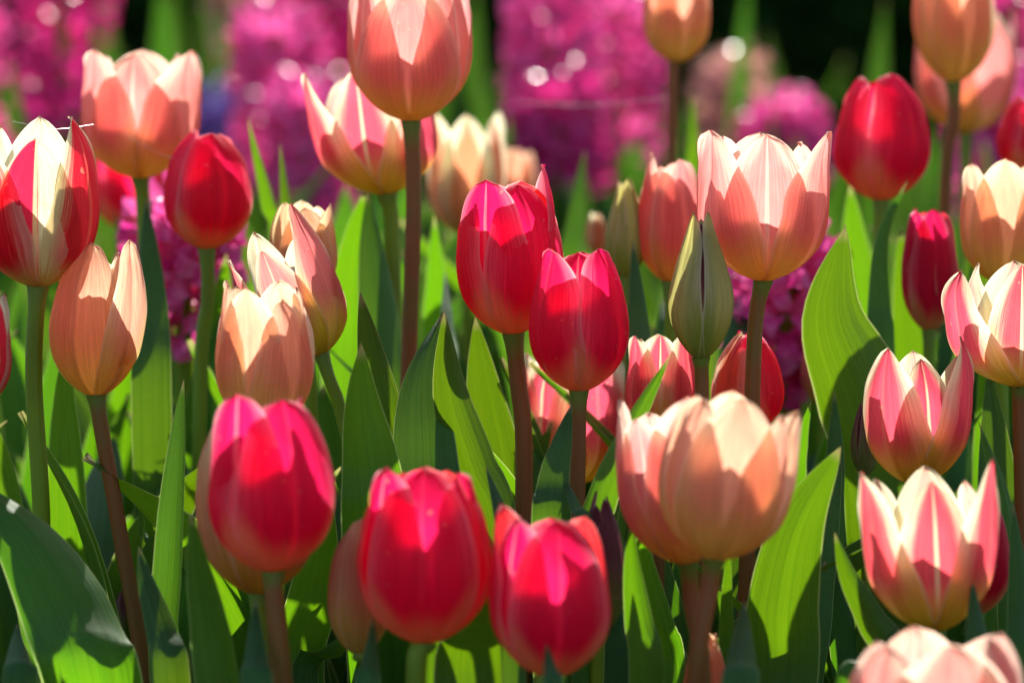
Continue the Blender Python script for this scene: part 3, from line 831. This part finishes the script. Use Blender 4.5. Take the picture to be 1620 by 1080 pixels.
A(T['backPinkLeft'], [(240, 640), (240, 500), (236, 400), (231, 311)], 1.98, 66, 5, fold=0.25, lean=0.05, mat='leafblue', seed=50)
A(T['redLeft'], [(440, 420), (425, 330), (406, 250), (392, 187)], 2.08, 38, 0, fold=0.4, lean=-0.01, seed=51)
A(T['peachSmall'], [(455, 420), (452, 320), (443, 226)], 2.06, 38, 20, fold=0.4, lean=0.0, seed=52)
A(T['redLeft'], [(345, 640), (350, 500), (358, 400)], 2.08, 70, 0, fold=0.2, lean=-0.03, seed=53)
A(T['backPinkLeft'], [(270, 720), (240, 600), (205, 480)], 2.04, 52, 15, fold=0.4, lean=-0.01, seed=54)
A(T['paleBud'], [(245, 780), (246, 690), (248, 600)], 2.0, 44, 20, fold=0.4, lean=0.03, mat='leafblue', seed=55)
A(T['tinyCream'], [(902, 480), (912, 340), (926, 236)], 2.25, 42, 10, fold=0.3, lean=0.03, mat='leafblue', seed=56)
A(T['topMid'], [(1096, 330), (1098, 230), (1096, 146)], 2.3, 38, 10, fold=0.4, lean=-0.01, seed=57)
A(T['oliveBud'], [(1012, 640), (1010, 500), (1001, 379)], 1.95, 52, 10, fold=0.25, lean=0.04, mat='leafblue', seed=58)
A(T['pinkBehind'], [(1160, 640), (1168, 520), (1180, 440)], 2.1, 70, 10, fold=0.25, lean=0.04, mat='leafblue', seed=59)
A(T['pinkHidden'], [(1330, 560), (1305, 450), (1270, 360)], 2.2, 66, 10, fold=0.25, lean=-0.02, seed=60)
A(T['redC'], [(745, 1100), (752, 1010), (770, 930)], 1.70, 130, 0, fold=0.2, lean=-0.03, seed=61)
A(T['redC'], [(878, 1110), (872, 1060), (864, 1018)], 1.52, 46, 10, fold=0.5, lean=0.04, mat='leafblue', seed=62)
A(T['redA'], [(240, 1085), (236, 960), (252, 840)], 1.92, 60, 10, fold=0.25, lean=0.0, seed=63)
A(T['coralBehindFocus'], [(860, 800), (868, 640), (880, 560)], 2.02, 60, 0, fold=0.25, lean=-0.02, seed=64)
A(T['creamBehind'], [(1035, 620), (1046, 520), (1050, 470)], 2.08, 40, 10, fold=0.25, lean=0.03, mat='leafblue', seed=65)

# ---- more leaves of the same plants, turning every way
rs = random.Random(99)
for key, t in T.items():
    yy = t.location.y
    for k in range(2 if yy < 1.8 else 3):
        rand_leaf(t, rs, 0.10 if yy < 1.8 else 0.13, 0.17 if yy < 1.8 else 0.27, spread=0.035 if yy < 1.8 else 0.09)

# ---- plants without a flower in view that fill the bed between and behind
def leafy(x, y, rs, n, h0, h1, label, group, mat=None, wid=(0.026, 0.046)):
    r = empty("tulip_plant", Vector((x, y, 0)))
    tag(r, label, "tulip plant", group)
    for _ in range(n):
        rand_leaf(r, rs, h0, h1, mat, wid, 0.08)
    return r

rs = random.Random(5)
for row, (yd, n, h0, h1) in enumerate(((1.93, 17, .18, .27), (2.06, 19, .20, .295), (2.2, 19, .21, .30), (2.42, 20, .20, .30), (1.76, 12, .08, .15))):
    for i in range(n):
        half = yd * 0.1 + 0.13
        x = -half + 2 * half * (i + rs.uniform(0.1, 0.9)) / n
        leafy(x, yd + rs.uniform(-.05, .05), rs, 4, h0, h1, "flowerless tulip plant of upright green leaves crowded between the flowering tulips", "flowerless tulip plants in the bed", wid=(0.026, 0.050))

# ------------------------------------------------------------------ hyacinths behind
def floret_mesh(mat):
    vs, fs, uv = [], [], []
    for k in range(6):
        a = k * math.pi / 3
        u = Vector((math.cos(a), math.sin(a), 0))
        t = Vector((-math.sin(a), math.cos(a), 0))
        o = len(vs)
        for j in range(6):
            q = j / 5
            # tube then recurved lobe
            r = 0.0028 + 0.0005 * j if j < 2 else 0.0034 + 0.0105 * math.sin((q - 0.2) / 0.8 * 1.9) * 0.95
            z = 0.010 * q / 0.4 if q < 0.4 else 0.010 + 0.0035 * math.sin((q - 0.4) / 0.6 * 3.6) - 0.004 * ((q - .4) / .6) ** 2
            wdt = (0.0018, 0.0020, 0.0026, 0.0031, 0.0024, 0.0004)[j]
            for i in (-1, 0, 1):
                vs.append(u * (r - 0.0004 * abs(i)) + t * wdt * i + Vector((0, 0, z + 0.0007 * abs(i))))
                uv.append(((i + 1) / 2, q))
        fs += [tuple(o + x for x in f) for f in grid_faces(3, 6)]
    me = bpy.data.meshes.new("floret")
    me.from_pydata([tuple(v) for v in vs], [], fs)
    me.polygons.foreach_set("use_smooth", [True] * len(me.polygons))
    me.materials.append(M[mat])
    return me

FM = {k: floret_mesh(k) for k in ('hyac', 'hyacdeep', 'hyacfade', 'hyacblue')}


def hyacinth(px, py, d, wpx, hpx, mat, label, seed, n=30, tilt=0):
    """px,py: centre of the flower spike in the photograph"""
    rs = random.Random(seed)
    c0 = P(px, py, d)
    rad = S(wpx, d) / 2
    hh = S(hpx, d)
    root = empty("hyacinth", Vector((c0.x, c0.y, 0)))
    tag(root, label, "hyacinth", "hyacinths flowering behind the tulips")
    top = c0.z + hh / 2
    vs, f, uv = tube([root.location.copy(), Vector((c0.x, c0.y, top))], lambda t: 0.006 * (1 - 0.5 * t), 8, 8)
    mesh("stem", vs, f, M['stemgreen'], root, uv)
    for k in range(n):
        q = (k + 0.5) / n
        a = k * 2.39996 + rs.uniform(-.2, .2)
        z = top - hh * q
        if noise.noise(Vector((math.cos(a) * 1.3 + seed, math.sin(a) * 1.3, q * 4))) < -0.22:
            continue
        rr = (rad - 0.010) * (0.45 + 0.55 * math.sin(math.pi * min(0.5, 0.12 + q * 0.9))) * rs.uniform(0.65, 1.25)
        o = bpy.data.objects.new("floret", FM[mat])
        col.objects.link(o)
        o.parent = root
        dirv = Vector((math.cos(a), math.sin(a), rs.uniform(-.35, .45) + 0.5 * (0.5 - q))).normalized()
        o.location = Vector((math.cos(a) * rr * 0.7, math.sin(a) * rr * 0.7, z))
        o.rotation_euler = (dirv.to_track_quat('Z', 'Y') @ Matrix.Rotation(rs.uniform(0, 1), 3, 'Z').to_quaternion()).to_euler()
        s = rs.uniform(1.1, 1.5)
        o.scale = (s, s, s)
    for k in range(4):
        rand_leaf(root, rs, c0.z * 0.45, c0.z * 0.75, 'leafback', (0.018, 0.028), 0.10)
    return root


HY = [
    (100, 40, 2.95, 140, 290, 'hyacdeep', "deep magenta hyacinth filling the upper left corner"),
    (440, 150, 3.0, 125, 200, 'hyac', "magenta hyacinth between the soft pink tulip and the coral one"),
    (520, 30, 3.2, 130, 240, 'hyacdeep', "deep magenta hyacinth above the long pointed coral petal"),
    (395, 60, 3.3, 110, 170, 'hyacfade', "faded brownish hyacinth right of the soft pink tulip"),
    (485, 240, 2.9, 110, 160, 'hyac', "magenta hyacinth low beside the long pointed coral petal"),
    (870, 80, 2.95, 125, 200, 'hyac', "magenta hyacinth right of the tall salmon tulip's flower"),
    (975, 110, 3.05, 130, 220, 'hyac', "bright magenta hyacinth left of the olive peach tulip"),
    (880, 205, 2.85, 130, 120, 'hyacdeep', "low deep magenta hyacinth above the central crimson tulip"),
    (1170, 180, 3.2, 120, 170, 'hyacfade', "faded brown pink hyacinth above the big pink goblet tulip"),
    (1240, 225, 3.0, 110, 90, 'hyac', "magenta hyacinth peeping over the big pink goblet tulip"),
    (1605, 120, 3.05, 150, 330, 'hyacdeep', "deep magenta hyacinth at the upper right edge"),
    (1570, 230, 2.9, 90, 180, 'hyac', "magenta hyacinth under the two upper right tulips"),
    (290, 430, 2.12, 120, 200, 'hyac', "magenta hyacinth seen through the gap under the round crimson tulip"),
    (1243, 505, 2.12, 130, 210, 'hyac', "magenta hyacinth seen beneath the big pink goblet tulip"),
    (345, 196, 3.1, 44, 50, 'hyacblue', "violet blue hyacinth tip left of the narrow bright leaf"),
    (-60, 150, 3.0, 130, 260, 'hyac', "magenta hyacinth just beyond the left edge"),
]
for i, h in enumerate(HY):
    hyacinth(*h, seed=300 + i)

# broad blurred leaves between the hyacinths
rs = random.Random(31)
def backleaves(px, d, topy, n, wpx, label):
    b = P(px, 540, d)
    r = empty("tulip_plant", Vector((b.x, b.y, 0)))
    tag(r, label, "tulip plant", "leafy plants behind among the hyacinths")
    for k in range(n):
        x = px + rs.uniform(-.5, .5) * wpx * (n - 1)
        tz = P(x, topy + rs.uniform(0, 50), d)
        low = Vector((b.x + (tz.x - b.x) * 0.3, b.y, 0.1))
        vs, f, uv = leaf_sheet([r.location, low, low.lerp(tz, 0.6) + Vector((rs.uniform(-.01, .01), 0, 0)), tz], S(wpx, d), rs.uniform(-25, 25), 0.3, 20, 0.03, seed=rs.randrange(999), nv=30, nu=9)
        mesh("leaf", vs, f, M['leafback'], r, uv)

for a in ((210, 3.0, -60, 2, 95, "bright broad leaved plant rising beyond the soft pink tulip"),
          (760, 3.2, -70, 2, 90, "dark broad leaved plant just right of the tall salmon tulip's flower"),
          (1400, 3.0, -20, 1, 64, "single upright leaf standing in front of the dark hedge"),
          (1185, 3.1, -60, 1, 50, "slanting leaf right of the olive peach tulip"),
          (1300, 3.2, 150, 4, 60, "low leafy plant under the dark gap at the upper right"),
          (290, 3.3, -80, 2, 80, "dark leaved plant behind the soft pink tulip"),
          (330, 3.1, -40, 2, 50, "narrow leaved plant right of the soft pink tulip"),
          (650, 3.4, -60, 3, 70, "leafy plant behind the tall salmon tulip"),
          (1100, 3.3, 60, 2, 60, "leafy plant behind the olive peach tulip's stem"),
          (1460, 3.4, 120, 3, 60, "leafy plant behind the round crimson tulip at the right")):
    backleaves(*a)

rs = random.Random(77)
for yd, n in ((2.65, 19), (2.85, 18), (3.15, 18), (3.6, 18)):
    for i in range(n):
        half = yd * 0.1 + 0.2
        x = -half + 2 * half * (i + rs.uniform(0.1, 0.9)) / n
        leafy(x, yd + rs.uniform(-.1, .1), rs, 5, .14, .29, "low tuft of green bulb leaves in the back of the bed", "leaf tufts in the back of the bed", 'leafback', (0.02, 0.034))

# ------------------------------------------------------------------ dark evergreen hedge closing the view
rs = random.Random(3)
hr = empty("hedge", Vector((0, 4.9, 0)))
tag(hr, "dark clipped evergreen hedge closing the view behind the flower bed", "hedge")
vs, fs = [], []
for k in range(90000):
    x = rs.uniform(-1.7, 1.7)
    z = rs.uniform(0.02, 0.62)
    y = 4.9 + rs.uniform(-0.3, 0.3) + 0.07 * noise.noise(Vector((x * 4, 0, z * 4)))
    a = Vector((rs.gauss(0, 1), rs.gauss(0, 1), rs.gauss(0, 1))).normalized()
    b = a.orthogonal().normalized()
    L, wd = rs.uniform(.020, .030), rs.uniform(.009, .013)
    o = len(vs)
    c = Vector((x, y, z))
    vs += [c, c + a * L * .5 + b * wd, c + a * L, c + a * L * .5 - b * wd]
    fs.append((o, o + 1, o + 2, o + 3))
mesh("foliage", vs, fs, M['hedge'], hr, smooth=False)
for k in range(14):
    x = -1.65 + k * 0.25 + rs.uniform(-.05, .05)
    vs, f, uv = tube([Vector((x, 4.9, 0)), Vector((x + rs.uniform(-.05, .05), 4.9, .3)), Vector((x + rs.uniform(-.1, .1), 4.9, .58))], lambda t: 0.012 * (1 - .7 * t), 7, 8)
    mesh("trunk", vs, f, M['wood'], hr, uv)

# ------------------------------------------------------------------ spider silk
def silk(a, b, label, r=0.00004):
    m = (a + b) / 2 + Vector((0, 0, -0.0022))
    vs, f, uv = tube([a, m, b], lambda t: r, 5, 12)
    tag(mesh("spider_thread", vs, f, M['web'], None, uv), label, "spider thread")

silk(P(20, 192, 1.84), P(148, 197, 1.87), "fine spider thread strung across the tips of the red and cream tulip")
silk(P(820, 162, 2.3), P(1066, 154, 2.2), "blurred spider thread running left from the olive peach tulip's stem", 0.00012)
silk(P(200, 215, 2.0), P(330, 262, 1.98), "fine spider thread from the soft pink tulip to the round crimson one")
